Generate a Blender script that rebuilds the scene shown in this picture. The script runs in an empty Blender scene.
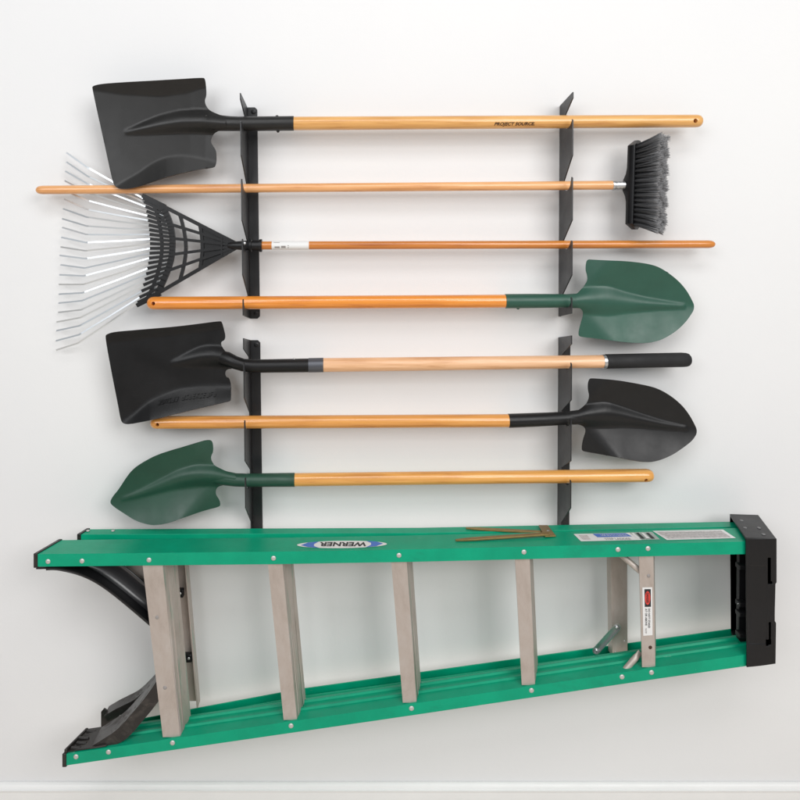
import bpy, bmesh, math, random
from mathutils import Vector, Matrix
from mathutils.geometry import delaunay_2d_cdt
R = math.radians
rnd = random.Random(7)
SC = bpy.context.scene
COL = SC.collection

# ------------------------------------------------------------------ camera, light, exposure
D = 1.80            # metres from the lens to the wall
S = 0.00255         # metres per photo pixel on the wall
CX, CY = 344.0, 240.0   # where the lens axis meets the photo (a cropped, square-on picture)
H = 1.50            # height of the lens over the floor
cam = bpy.data.cameras.new('camera')
co = bpy.data.objects.new('camera', cam); COL.objects.link(co)
co.location = (0, -D, H); co.rotation_euler = (R(90), 0, 0)
cam.sensor_fit = 'HORIZONTAL'; cam.sensor_width = 36.0
cam.lens = 36.0 * D / (800 * S)
cam.shift_x = (400 - CX) / 800.0
cam.shift_y = -(400 - CY) / 800.0
cam.clip_start = 0.01; cam.clip_end = 60
SC.camera = co

w = bpy.data.worlds.new('World'); SC.world = w; w.use_nodes = True
w.node_tree.nodes['Background'].inputs[0].default_value = (0.93, 0.96, 1.0, 1)
w.node_tree.nodes['Background'].inputs[1].default_value = 0.24

def softbox(name, loc, target, sx, sy, power, color=(1, 1, 1)):
    l = bpy.data.lights.new(name, 'AREA'); l.shape = 'RECTANGLE'; l.size = sx; l.size_y = sy
    l.energy = power; l.color = color
    o = bpy.data.objects.new(name, l); COL.objects.link(o); o.location = loc
    o.rotation_euler = (Vector(target) - Vector(loc)).to_track_quat('-Z', 'Y').to_euler()
softbox('softbox_right', (1.9, -3.5, 2.85), (0.2, 0, 1.1), 2.2, 1.8, 80, (1.0, 0.99, 0.98))
softbox('softbox_left', (-1.7, -3.6, 2.65), (0.0, 0, 1.1), 2.2, 1.8, 58, (0.97, 0.985, 1.0))
softbox('softbox_top', (0.15, -2.6, 3.9), (0.1, 0, 0.8), 2.4, 0.8, 34, (1, 1, 1))
SC.view_settings.view_transform = 'Standard'
SC.view_settings.look = 'None'
SC.view_settings.exposure = 0.0
SC.view_settings.gamma = 1.0
SC.render.film_transparent = False

# ------------------------------------------------------------------ coordinates
def P(px, py, d):
    k = S * (D - d) / D
    return Vector(((px - CX) * k, -d, (CY - py) * k + H))
TS = 0.30                      # slope of treads and top cap against the rails
def Q(px, py, d, dn=0.19, ts=TS):
    p = P(px, py, dn)
    return Vector((p.x + ts * (dn - d), -d, p.z))

# ------------------------------------------------------------------ objects
def tag(o, label=None, cat=None, group=None, kind=None):
    if label: o['label'] = label
    if cat: o['category'] = cat
    if group: o['group'] = group
    if kind: o['kind'] = kind
    return o
def thing(name, label, cat, loc, group=None):
    o = bpy.data.objects.new(name, None); COL.objects.link(o)
    o.location = loc; o.empty_display_size = 0.05
    return tag(o, label, cat, group)
def origin(o):
    v = Vector((0, 0, 0))
    while o is not None:
        v += o.location; o = o.parent
    return v
def obj(name, bm, mat, parent=None, smooth=None, bevel=0, seg=2, loc=None):
    """bm in world coordinates -> one mesh object under parent"""
    bmesh.ops.recalc_face_normals(bm, faces=bm.faces)
    if loc is None:
        lo = Vector([min(v.co[i] for v in bm.verts) for i in range(3)])
        hi = Vector([max(v.co[i] for v in bm.verts) for i in range(3)])
        loc = (lo + hi) / 2
    loc = Vector(loc)
    for v in bm.verts: v.co -= loc
    me = bpy.data.meshes.new(name); bm.to_mesh(me); bm.free()
    o = bpy.data.objects.new(name, me); COL.objects.link(o)
    if mat: me.materials.append(mat)
    if parent is not None:
        o.parent = parent; o.location = loc - origin(parent)
    else: o.location = loc
    if smooth is not None:
        me.shade_smooth()
        if smooth < 180: me.set_sharp_from_angle(angle=R(smooth))
    if bevel:
        m = o.modifiers.new('bevel', 'BEVEL'); m.width = bevel; m.segments = seg
        m.limit_method = 'ANGLE'; m.angle_limit = R(35)
        me.shade_smooth(); me.set_sharp_from_angle(angle=R(50))
    return o
def prism(bm, A, B):
    """closed loops of points A and B joined into a solid"""
    a = [bm.verts.new(p) for p in A]; b = [bm.verts.new(p) for p in B]
    n = len(a)
    for i in range(n):
        bm.faces.new((a[i], a[(i + 1) % n], b[(i + 1) % n], b[i]))
    bm.faces.new(a[::-1]); bm.faces.new(b)
    return bm
def box(bm, lo, hi):
    x0, y0, z0 = lo; x1, y1, z1 = hi
    return prism(bm, [(x0, y0, z0), (x1, y0, z0), (x1, y1, z0), (x0, y1, z0)],
                     [(x0, y0, z1), (x1, y0, z1), (x1, y1, z1), (x0, y1, z1)])
def loopsolid(bm, rings, caps=True):
    rr = [[bm.verts.new(p) for p in r] for r in rings]
    n = len(rr[0])
    for a, b in zip(rr, rr[1:]):
        for i in range(n):
            bm.faces.new((a[i], a[(i + 1) % n], b[(i + 1) % n], b[i]))
    if caps:
        bm.faces.new(rr[0][::-1]); bm.faces.new(rr[-1])
    return bm
def tube(bm, pts, rad, n=20, squash=None, up=None):
    rings = []
    for i, p in enumerate(pts):
        p = Vector(p)
        a = Vector(pts[max(i - 1, 0)]); b = Vector(pts[min(i + 1, len(pts) - 1)])
        t = (b - a).normalized()
        u = (up or Vector((0, 1, 0))); u = (u - t * u.dot(t)).normalized()
        v = t.cross(u)
        r = rad[i] if hasattr(rad, '__len__') else rad
        sq = squash[i] if squash else 1.0
        rings.append([p + u * (math.cos(2 * math.pi * k / n) * r * sq) + v * (math.sin(2 * math.pi * k / n) * r) for k in range(n)])
    return loopsolid(bm, rings)
def cr(p, t):
    """catmull-rom through list of tuples, t in 0..1"""
    n = len(p) - 1; s = min(max(t, 0), 1) * n; i = min(int(s), n - 1); f = s - i
    a, b, c, d = p[max(i - 1, 0)], p[i], p[i + 1], p[min(i + 2, n)]
    return tuple(0.5 * ((2 * B) + (-A + C) * f + (2 * A - 5 * B + 4 * C - E) * f * f + (-A + 3 * B - 3 * C + E) * f ** 3)
                 for A, B, C, E in zip(a, b, c, d))
def lerp1(tab, x):
    """piecewise linear table, x ascending"""
    if x <= tab[0][0]: return tab[0][1]
    for (a, b), (c, d_) in zip(tab, tab[1:]):
        if x <= c: return b + (d_ - b) * (x - a) / (c - a)
    return tab[-1][1]
def sm(tab, x):
    """smooth table"""
    return 0.25 * (lerp1(tab, x - 5) + 2 * lerp1(tab, x) + lerp1(tab, x + 5))

# ------------------------------------------------------------------ materials
def mat(name, col, rough=0.5, metal=0.0, spec=0.5, coat=0.0, coatr=0.1):
    m = bpy.data.materials.new(name); m.use_nodes = True
    b = m.node_tree.nodes['Principled BSDF']
    b.inputs['Base Color'].default_value = (*col, 1); b.inputs['Roughness'].default_value = rough
    b.inputs['Metallic'].default_value = metal; b.inputs['Specular IOR Level'].default_value = spec
    b.inputs['Coat Weight'].default_value = coat; b.inputs['Coat Roughness'].default_value = coatr
    return m
def N(m, t, **kw):
    n = m.node_tree.nodes.new(t)
    for k, v in kw.items():
        if k in n.inputs: n.inputs[k].default_value = v
        else: setattr(n, k, v)
    return n
def L(m, a, b): m.node_tree.links.new(a, b)
def noise(m, scale, detail=4, rough=0.55, dist=0.0, stretch=(1, 1, 1)):
    tc = N(m, 'ShaderNodeTexCoord'); mp = N(m, 'ShaderNodeMapping')
    mp.inputs['Scale'].default_value = stretch
    L(m, tc.outputs['Object'], mp.inputs['Vector'])
    n = N(m, 'ShaderNodeTexNoise'); n.inputs['Scale'].default_value = scale; n.inputs['Detail'].default_value = detail
    n.inputs['Roughness'].default_value = rough; n.inputs['Distortion'].default_value = dist
    L(m, mp.outputs[0], n.inputs['Vector'])
    return n
def ramp(m, src, stops):
    r = N(m, 'ShaderNodeValToRGB'); e = r.color_ramp.elements
    while len(e) < len(stops): e.new(0.5)
    for el, (p, c) in zip(e, stops):
        el.position = p; el.color = (*c, 1) if len(c) == 3 else c
    L(m, src, r.inputs[0]); return r
def bump(m, src, strength, dist=0.001, normal_in=None):
    b = N(m, 'ShaderNodeBump'); b.inputs['Strength'].default_value = strength; b.inputs['Distance'].default_value = dist
    L(m, src, b.inputs['Height'])
    if normal_in is not None: L(m, normal_in, b.inputs['Normal'])
    L(m, b.outputs[0], m.node_tree.nodes['Principled BSDF'].inputs['Normal']); return b
def bs(m): return m.node_tree.nodes['Principled BSDF']
def mul(c, k): return tuple(x * k for x in c)

def wood(name, col, rough=0.36, coat=0.7, contrast=1.25):
    m = mat(name, col, rough, coat=coat, coatr=0.09)
    n1 = noise(m, 5, 5, 0.6, 0.6, (0.9, 14, 14))
    n2 = noise(m, 28, 3, 0.6, 0.0, (0.25, 9, 9))
    n3 = noise(m, 3.2, 2, 0.5, 0.0, (1, 1, 1))
    mx = N(m, 'ShaderNodeMath', operation='MULTIPLY_ADD'); L(m, n2.outputs[0], mx.inputs[0]); mx.inputs[1].default_value = 0.45
    L(m, n1.outputs[0], mx.inputs[2])
    c = contrast
    lo = (col[0] * (1 - .30 * c), col[1] * (1 - .42 * c), col[2] * (1 - .5 * c)); hi = (min(col[0] * (1 + .12 * c), 1), col[1] * (1 + .2 * c), col[2] * (1 + .35 * c))
    r = ramp(m, mx.outputs[0], [(0.45, lo), (0.68, col), (0.9, hi)])
    mix = N(m, 'ShaderNodeMixRGB', blend_type='MULTIPLY'); mix.inputs[0].default_value = 0.5
    r3 = ramp(m, n3.outputs[0], [(0.35, (0.84, 0.78, 0.72)), (0.65, (1, 1, 1))])
    L(m, r.outputs[0], mix.inputs[1]); L(m, r3.outputs[0], mix.inputs[2])
    L(m, mix.outputs[0], bs(m).inputs['Base Color'])
    rr = ramp(m, n2.outputs[0], [(0.3, (rough * 1.5,) * 3), (0.7, (rough * .8,) * 3)])
    L(m, rr.outputs[0], bs(m).inputs['Roughness'])
    bump(m, n2.outputs[0], 0.10, 0.0008)
    return m
def paint(name, col, rough, var=0.2, grain=900, gstr=0.12, scuff=0.0, coat=0.0, scuffcol=(0.25, 0.25, 0.24)):
    m = mat(name, col, rough, coat=coat, coatr=0.2)
    n1 = noise(m, 9, 6, 0.65)
    r = ramp(m, n1.outputs[0], [(0.3, mul(col, 1 - var)), (0.7, mul(col, 1 + var))])
    last = r.outputs[0]
    if scuff:
        n2 = noise(m, 60, 8, 0.75, 1.5, (0.35, 1, 1))
        k = ramp(m, n2.outputs[0], [(0.62, (0, 0, 0)), (0.72, (scuff,) * 3)])
        mx = N(m, 'ShaderNodeMixRGB'); L(m, k.outputs[0], mx.inputs[0]); L(m, last, mx.inputs[1]); mx.inputs[2].default_value = (*scuffcol, 1)
        last = mx.outputs[0]
    L(m, last, bs(m).inputs['Base Color'])
    n3 = noise(m, 14, 4, 0.6)
    rr = ramp(m, n3.outputs[0], [(0.3, (rough * .82,) * 3), (0.7, (min(rough * 1.2, 1),) * 3)])
    L(m, rr.outputs[0], bs(m).inputs['Roughness'])
    g = noise(m, grain, 2, 0.5)
    bump(m, g.outputs[0], gstr, 0.0006)
    return m

def wall_material():
    m = mat('painted_drywall', (0.80, 0.80, 0.80), 0.75, spec=0.25)
    n = noise(m, 260, 3, 0.6); n2 = noise(m, 1.3, 3, 0.5)
    r = ramp(m, n2.outputs[0], [(0.3, (0.79, 0.792, 0.797)), (0.7, (0.815, 0.815, 0.812))])
    L(m, r.outputs[0], bs(m).inputs['Base Color'])
    b1 = bump(m, n.outputs[0], 0.14, 0.0012)
    n3 = noise(m, 5, 2, 0.5)
    bump(m, n3.outputs[0], 0.10, 0.01, b1.outputs[0])
    return m
M = {}
M['wall'] = wall_material()
M['trim'] = paint('white_trim_paint', (0.84, 0.84, 0.83), 0.35, 0.02, 200, 0.05)
M['floor'] = paint('pale_floor', (0.66, 0.58, 0.50), 0.6, 0.12, 120, 0.1)
M['rack'] = paint('black_powder_coat', (0.020, 0.0207, 0.0225), 0.40, 0.25, 1100, 0.25)
M['blackblade'] = paint('black_enamel_steel', (0.0135, 0.013, 0.0125), 0.36, 0.22, 700, 0.16, scuff=0.06)
bs(M['blackblade']).inputs['Specular IOR Level'].default_value = 0.4
M['blackblade2'] = paint('dull_black_steel', (0.006, 0.006, 0.0065), 0.38, 0.25, 500, 0.2, scuff=0.03)
M['blackblade3'] = paint('satin_black_steel', (0.012, 0.012, 0.0125), 0.36, 0.2, 700, 0.16, scuff=0.05)
M['greenblade'] = paint('green_enamel_steel', (0.022, 0.088, 0.060), 0.42, 0.12, 600, 0.08, scuff=0.05, coat=0.0, scuffcol=(0.08, 0.14, 0.11))
M['greenblade2'] = paint('matt_green_enamel_steel', (0.014, 0.062, 0.038), 0.42, 0.14, 600, 0.1, scuff=0.04, scuffcol=(0.08, 0.14, 0.11))
M['wood1'] = wood('straw_varnished_ash', (0.74, 0.38, 0.11))
M['wood2'] = wood('light_varnished_pine', (0.78, 0.38, 0.145))
M['wood3'] = wood('reddish_varnished_pole', (0.60, 0.200, 0.028), 0.30)
M['wood4'] = wood('orange_varnished_ash', (0.80, 0.27, 0.030), 0.28, 0.9)
M['wood5'] = wood('pale_raw_ash', (0.82, 0.48, 0.26), 0.40, 0.3)
M['wood6'] = wood('amber_varnished_ash', (0.72, 0.31, 0.065), 0.3, 0.8)
M['wood7'] = wood('golden_varnished_ash', (0.78, 0.37, 0.085), 0.3, 0.8)
M['plastic'] = paint('black_plastic', (0.009, 0.009, 0.010), 0.36, 0.2, 500, 0.1)
for k_ in ('plastic', 'blackblade2', 'blackblade3'): bs(M[k_]).inputs['Specular IOR Level'].default_value = 0.33
M['rubber'] = paint('black_rubber', (0.013, 0.013, 0.014), 0.7, 0.2, 900, 0.3)
M['tine'] = mat('galvanised_tine', (0.78, 0.82, 0.85), 0.38, metal=0.78)
M['steel'] = mat('worn_zinc', (0.62, 0.63, 0.64), 0.32, metal=0.95)
M['rivet'] = mat('aluminium_rivet', (0.62, 0.60, 0.58), 0.42, metal=0.6)
M['dullrivet'] = mat('dull_grey_rivet', (0.22, 0.22, 0.22), 0.5, metal=0.4)
M['hole'] = mat('shaded_hole', (0.01, 0.008, 0.006), 0.9)
def fibreglass():
    m = paint('green_fibreglass', (0.0, 0.325, 0.178), 0.36, 0.12, 500, 0.10, scuff=0.22, coat=0.0, scuffcol=(0.06, 0.47, 0.33))
    bs(m).inputs['Specular IOR Level'].default_value = 0.26
    old = bs(m).inputs['Base Color'].links[0].from_socket
    for sc_, st_, lo_, amt, c_ in ((38, (.25, 1, 1), .665, .55, (0.30, 0.55, 0.46)), (120, (1, 1, 1), .72, .8, (0.55, 0.60, 0.55)), (7, (.5, 1, 1), .60, .25, (0.01, 0.20, 0.12))):
        n_ = noise(m, sc_, 6, 0.72, 0.3, st_); k_ = ramp(m, n_.outputs[0], [(lo_, (0, 0, 0)), (lo_ + .05, (amt,) * 3)])
        x_ = N(m, 'ShaderNodeMixRGB'); L(m, k_.outputs[0], x_.inputs[0]); L(m, old, x_.inputs[1]); x_.inputs[2].default_value = (*c_, 1); old = x_.outputs[0]
    L(m, old, bs(m).inputs['Base Color'])
    return m
M['ladder'] = fibreglass()
def aluminium():
    m = mat('dusty_aluminium', (0.52, 0.46, 0.42), 0.46, metal=0.35)
    n = noise(m, 16, 7, 0.72, 0.4, (1, 1, 0.55))
    r = ramp(m, n.outputs[0], [(0.25, (0.40, 0.335, 0.29)), (0.48, (0.50, 0.435, 0.39)), (0.62, (0.53, 0.475, 0.435)), (0.74, (0.65, 0.62, 0.59))])
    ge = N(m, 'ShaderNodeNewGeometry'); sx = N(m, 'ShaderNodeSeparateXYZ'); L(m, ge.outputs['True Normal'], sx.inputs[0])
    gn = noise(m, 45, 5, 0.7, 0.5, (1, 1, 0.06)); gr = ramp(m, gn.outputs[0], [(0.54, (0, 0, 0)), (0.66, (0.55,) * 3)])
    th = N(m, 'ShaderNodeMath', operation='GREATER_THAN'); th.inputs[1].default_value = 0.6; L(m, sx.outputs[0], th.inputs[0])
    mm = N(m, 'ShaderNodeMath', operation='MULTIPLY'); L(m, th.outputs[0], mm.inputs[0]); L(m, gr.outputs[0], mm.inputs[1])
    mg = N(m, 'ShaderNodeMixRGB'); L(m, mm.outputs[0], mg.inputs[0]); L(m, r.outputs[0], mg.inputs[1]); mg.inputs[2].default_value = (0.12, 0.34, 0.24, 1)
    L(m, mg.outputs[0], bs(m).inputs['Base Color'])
    n2 = noise(m, 300, 3, 0.6, 0, (1, 1, 0.08)); bump(m, n2.outputs[0], 0.06, 0.0003)
    return m
M['alu'] = aluminium()
def dusty_black():
    m = mat('dusty_black_plastic', (0.018, 0.016, 0.015), 0.42)
    n = noise(m, 22, 8, 0.75, 1.0)
    r = ramp(m, n.outputs[0], [(0.50, (0.016, 0.014, 0.013)), (0.62, (0.05, 0.042, 0.036)), (0.74, (0.26, 0.24, 0.21))])
    L(m, r.outputs[0], bs(m).inputs['Base Color'])
    rr = ramp(m, n.outputs[0], [(0.5, (0.3,) * 3), (0.65, (0.8,) * 3)]); L(m, rr.outputs[0], bs(m).inputs['Roughness'])
    bump(m, n.outputs[0], 0.2, 0.001)
    return m
M['dusty'] = dusty_black()
M['brass'] = paint('weathered_brass', (0.30, 0.20, 0.075), 0.45, 0.35, 300, 0.3, scuff=0.4, scuffcol=(0.10, 0.05, 0.03))
bs(M['brass']).inputs['Metallic'].default_value = 0.6
M['white'] = mat('white_label', (0.78, 0.78, 0.77), 0.45)
M['ink'] = mat('black_ink', (0.02, 0.02, 0.022), 0.5)
M['greyink'] = mat('grey_ink', (0.30, 0.28, 0.27), 0.5)
M['red'] = mat('red_ink', (0.65, 0.05, 0.035), 0.5)
M['blue'] = mat('blue_ink', (0.04, 0.14, 0.50), 0.45)
M['clear'] = mat('silver_film', (0.42, 0.50, 0.46), 0.25, metal=0.5)
def silver():
    m = mat('faded_grey_label', (0.6, 0.57, 0.56), 0.35)
    n = noise(m, 160, 5, 0.8, 0, (1, 1, 1))
    r = ramp(m, n.outputs[0], [(0.35, (0.42, 0.39, 0.38)), (0.6, (0.68, 0.64, 0.63))]); L(m, r.outputs[0], bs(m).inputs['Base Color'])
    return m
M['faded'] = silver()
M['brand'] = mat('burnt_in_ink', (0.05, 0.018, 0.006), 0.6)
def bristle():
    m = mat('grey_split_bristle', (0.05, 0.052, 0.056), 0.6)
    tc = N(m, 'ShaderNodeVertexColor'); tc.layer_name = 'tip'
    r = ramp(m, tc.outputs['Color'], [(0.0, (0.025, 0.025, 0.027)), (0.45, (0.11, 0.112, 0.118)), (0.8, (0.19, 0.193, 0.20)), (1.0, (0.38, 0.38, 0.39))])
    L(m, r.outputs[0], bs(m).inputs['Base Color'])
    return m
M['bristle'] = bristle()

# ------------------------------------------------------------------ setting
bm = bmesh.new(); box(bm, (-4, 0, 0), (4, 0.12, 3.4))
tag(obj('wall', bm, M['wall'], smooth=30), kind='structure')
bm = bmesh.new(); box(bm, (-4, -5, -0.1), (4, 0.12, -0.002))
tag(obj('floor', bm, M['floor']), kind='structure')
zt = P(400, 781, 0).z; zb = P(400, 791, 0.014).z
prof = [(0, zt), (-0.005, zt), (-0.010, zt - .004), (-0.013, zt - .012), (-0.0165, zb + .003), (-0.0165, zb), (-0.012, zb - .003), (-0.012, 0.0), (0, 0.0)]
bm = bmesh.new(); prism(bm, [(-4, y - .0005, z) for y, z in prof], [(4, y - .0005, z) for y, z in prof])
tag(obj('baseboard', bm, M['trim'], bevel=0.0012), kind='structure')

# ------------------------------------------------------------------ text
def text_tris(txt, shear=0.0, bold=0.0):
    cu = bpy.data.curves.new('t', 'FONT'); cu.body = txt; cu.shear = shear; cu.offset = bold; cu.resolution_u = 3
    o = bpy.data.objects.new('t', cu); COL.objects.link(o)
    dg = bpy.context.evaluated_depsgraph_get(); dg.update()
    me = bpy.data.meshes.new_from_object(o.evaluated_get(dg))
    bpy.data.objects.remove(o); bpy.data.curves.remove(cu)
    vs = [v.co.copy() for v in me.vertices]; fs = [tuple(p.vertices) for p in me.polygons]
    bpy.data.meshes.remove(me)
    x0 = min(v.x for v in vs); x1 = max(v.x for v in vs); y0 = min(v.y for v in vs); y1 = max(v.y for v in vs)
    return [((v.x - x0) / (x1 - x0), (v.y - y0) / (y1 - y0)) for v in vs], fs
def map_text(name, txt, fn, m, parent, shear=0.0, bold=0.0):
    vs, fs = text_tris(txt, shear, bold)
    bm = bmesh.new(); vv = [bm.verts.new(fn(u, v)) for u, v in vs]
    for f in fs:
        try: bm.faces.new([vv[i] for i in f])
        except ValueError: pass
    return obj(name, bm, m, parent)

# ------------------------------------------------------------------ racks
def rack(label, rootx, ytop, ybot, hooks, prong, base_w, DF, DS):
    """rootx(py) px of the bend; hooks: (px y of handle centre at depth, radius, handle depth, tip px y, px y where slant starts)"""
    T = 0.0028
    y0 = ytop; X = lambda z: P(rootx(CY - (z - H) / S), 0, 0).x
    Z = lambda py, d: P(0, py, d).z
    prof = [(0.002, Z(ytop, 0.002))]
    if prong: prof += [(DF, Z(prong, DF)), (DF, Z(prong + 6, DF))]
    else: prof += [(DF, Z(ytop - 1.8, DF))]
    for (c, r, dh, tip, slant) in hooks:
        zc = Z(c, dh)
        if slant is not None: prof.append((DF, Z(slant, DF)))
        prof += [(DS, zc + r * 0.75), (DS, zc - r * 0.2)]
        for k in range(1, 6):
            a = math.pi + k * math.pi / 6 * 0.9
            prof.append((dh + math.cos(a) * (dh - DS), zc + math.sin(a) * (r + .0002)))
        zt_ = Z(tip, DF - .008)
        prof += [(dh + (dh - DS) + .002, zc + min(0.0, (zt_ - zc) * .5) - r * .15), (DF - .006, zt_), (DF, zt_ - .003)]
    prof += [(DF, Z(ybot - 3, DF)), (0.002, Z(ybot, 0.002))]
    zc_ = (Z(ytop, 0) + Z(ybot, 0)) / 2
    t = thing('tool_rack', label, 'wall rack', (X(zc_), 0, zc_), 'black steel tool racks screwed to the wall')
    bm = bmesh.new()
    n_ = len(prof)
    cdt = delaunay_2d_cdt([Vector(p) for p in prof], [(i, (i + 1) % n_) for i in range(n_)], [], 1, 1e-6)
    A_ = [bm.verts.new((X(p.y), -p.x, p.y)) for p in cdt[0]]; B_ = [bm.verts.new((X(p.y) + T, -p.x, p.y)) for p in cdt[0]]
    for f in cdt[2]:
        bm.faces.new([A_[i] for i in f]); bm.faces.new([B_[i] for i in reversed(f)])
    for e in [e for e in bm.edges if len(e.link_faces) == 1 and e.verts[0] in A_]:
        i, j = A_.index(e.verts[0]), A_.index(e.verts[1]); bm.faces.new((A_[i], A_[j], B_[j], B_[i]))
    obj('hook_flange', bm, M['rack'], t, smooth=25)
    bm = bmesh.new(); zA = Z(ytop, 0); zB = Z(ybot, 0); bw = base_w * S
    cut = .006
    def plate(d):
        return [(X(zA) + T + .0003, -d, zA), (X(zA) + bw - cut, -d, zA), (X(zA) + bw, -d, zA - cut), (X(zB) + bw, -d, zB + cut), (X(zB) + bw - cut, -d, zB), (X(zB) + T + .0003, -d, zB)]
    prism(bm, plate(0.0004), plate(0.0034))
    obj('back_plate', bm, M['rack'], t, bevel=0.0006)
    for z in (zA - .011, zB + .012):
        bm = bmesh.new(); c = Vector((X(z) + bw * 0.68, -0.0034, z))
        rings = []
        for rr, dd in ((.0065, 0), (.0065, .0015), (.005, .0032), (.0028, .0036), (.0022, .0022)):
            rings.append([c + Vector((math.cos(a) * rr, -dd, math.sin(a) * rr)) for a in [2 * math.pi * k / 16 for k in range(16)]])
        loopsolid(bm, rings); obj('screw', bm, M['rack'], t, smooth=40)
    return t
lin = lambda x0, y0, x1, y1: (lambda y: x0 + (x1 - x0) * (y - y0) / (y1 - y0))
LX = lin(246.6, 110, 251.9, 525); RX = lin(559.4, 110, 557.0, 525)
rack('upper left rack, under the socket of the top black shovel', LX, 107.5, 318.5,
     [(123.6, .0178, .065, 121, None), (187, .0115, .060, 179, 155), (245.6, .0115, .058, 239, 220), (302, .0165, .065, 299, 275)], 93, 10.8, .117, .026)
rack('upper right rack, with the green shovel socket in its lowest hook', RX, 106, 316.5,
     [(121.7, .0165, .065, 119.3, None), (186, .0115, .060, 177, 155), (244.8, .0108, .058, 240.5, 220), (300.5, .0168, .065, 297, 275)], 92, 4.6, .103, .033)
rack('lower left rack, running down behind the ladder beside the green shovel socket', LX, 340, 551,
     [(365, .0175, .065, 362, 349), (421.5, .0165, .065, 420, 398), (479.8, .0170, .065, 477, 461), (533.5, .016, .070, 541, 508)], None, 10.8, .117, .026)
rack('lower right rack, running down behind the ladder beside the black pointed shovel', RX, 337.3, 551,
     [(362, .0175, .065, 362.5, 344), (418.5, .0165, .065, 418.0, 400), (477, .0165, .065, 479.5, 461), (533.5, .016, .070, 541, 508)], None, 12.0, .103, .033)

# ------------------------------------------------------------------ handles, sockets, blades
def handle_mesh(a, b, ra, rb, enda='round', endb='round', n=28, hole=None, wob=0.0):
    a = Vector(a); b = Vector(b); L_ = (b - a).length; t = (b - a).normalized()
    prof = []
    def endcap(kind, r, s):
        if kind == 'round': return [(0.0, .30), (.0015, .62), (.005, .86), (.010, .97), (.016, 1.0)]
        if kind == 'dome': return [(0.0, .25), (.002, .55), (.005, .78), (.010, .93), (.017, 1.0)]
        return [(0.0, 1.0)]
    st = []
    for o_, f in endcap(enda, ra, 0): st.append((o_, f))
    k = 24
    for i in range(1, k): st.append((.02 + (L_ - .04) * i / k, 1.0))
    for o_, f in reversed(endcap(endb, rb, 0)): st.append((L_ - o_, f))
    pts = [a + t * s for s, f in st]
    rad = [(ra + (rb - ra) * s / L_) * f * (1 + wob * math.sin(s * 9)) for s, f in st]
    bm = bmesh.new(); tube(bm, pts, rad, n)
    return bm
def drill(o, px, py, d, r, parent):
    """a real drilled hole through a handle, along the view depth"""
    c = P(px, py, d)
    bm = bmesh.new(); loopsolid(bm, [[c + Vector((math.cos(a) * r, s, math.sin(a) * r)) for a in [2 * math.pi * k / 16 for k in range(16)]] for s in (-.05, .012)])
    cut = obj('cutter', bm, M['brand']); 
    md = o.modifiers.new('hole', 'BOOLEAN'); md.operation = 'DIFFERENCE'; md.object = cut; md.solver = 'EXACT'
    dg = bpy.context.evaluated_depsgraph_get(); dg.update()
    me = bpy.data.meshes.new_from_object(o.evaluated_get(dg)); old = o.data
    o.modifiers.clear(); o.data = me; me.shade_smooth(); me.set_sharp_from_angle(angle=R(40))
    bpy.data.objects.remove(cut)
def chaikin(p, n=2):
    for _ in range(n):
        q = []
        for i in range(len(p)):
            a = p[i]; b = p[(i + 1) % len(p)]
            q += [(a[0] * .75 + b[0] * .25, a[1] * .75 + b[1] * .25), (a[0] * .25 + b[0] * .75, a[1] * .25 + b[1] * .75)]
        p = q
    return p
def blade(outline, depth, m, parent, step=1.5, thick=0.0022, it=2, name='blade'):
    pts = chaikin(outline, it)
    # thin out
    q = [pts[0]]
    for p in pts[1:]:
        if math.dist(p, q[-1]) > 0.55: q.append(p)
    pts = q; n = len(pts)
    xs = [p[0] for p in pts]; ys = [p[1] for p in pts]
    def inside(x, y):
        c = False; j = n - 1
        for i in range(n):
            if (ys[i] > y) != (ys[j] > y) and x < (xs[j] - xs[i]) * (y - ys[i]) / (ys[j] - ys[i]) + xs[i]: c = not c
            j = i
        return c
    def edged(x, y):
        return min((x - a) ** 2 + (y - b) ** 2 for a, b in pts[::2]) ** .5
    V = [Vector(p) for p in pts]
    y = min(ys); row = 0
    while y < max(ys):
        x = min(xs) + (step / 2 if row % 2 else 0)
        while x < max(xs):
            if inside(x, y) and edged(x, y) > step * .6: V.append(Vector((x, y)))
            x += step
        y += step * .87; row += 1
    r = delaunay_2d_cdt(V, [(i, (i + 1) % n) for i in range(n)], [], 1, 1e-5)
    bm = bmesh.new()
    vs = [bm.verts.new(P(v.x, v.y, depth(v.x, v.y))) for v in r[0]]
    for f in r[2]: bm.faces.new([vs[i] for i in f])
    for v in [v for v in bm.verts if not v.link_faces]: bm.verts.remove(v)
    bmesh.ops.recalc_face_normals(bm, faces=bm.faces)
    if sum(f.normal.y for f in bm.faces) > 0: bmesh.ops.reverse_faces(bm, faces=bm.faces)
    # thickness by hand: back sheet + rim
    front = list(bm.faces); bverts = {}
    nor = {v: v.normal.copy() for v in bm.verts}
    for v in list(nor): bverts[v] = bm.verts.new(v.co - nor[v] * thick)
    for f in front: bm.faces.new([bverts[v] for v in reversed(f.verts)])
    for e in [e for e in bm.edges if len(e.link_faces) == 1 and e.verts[0] in bverts and e.verts[1] in bverts]:
        f = e.link_faces[0]; a, b = e.verts
        bm.faces.new((a, b, bverts[b], bverts[a]))
    return obj(name, bm, m, parent, smooth=48)
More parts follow.
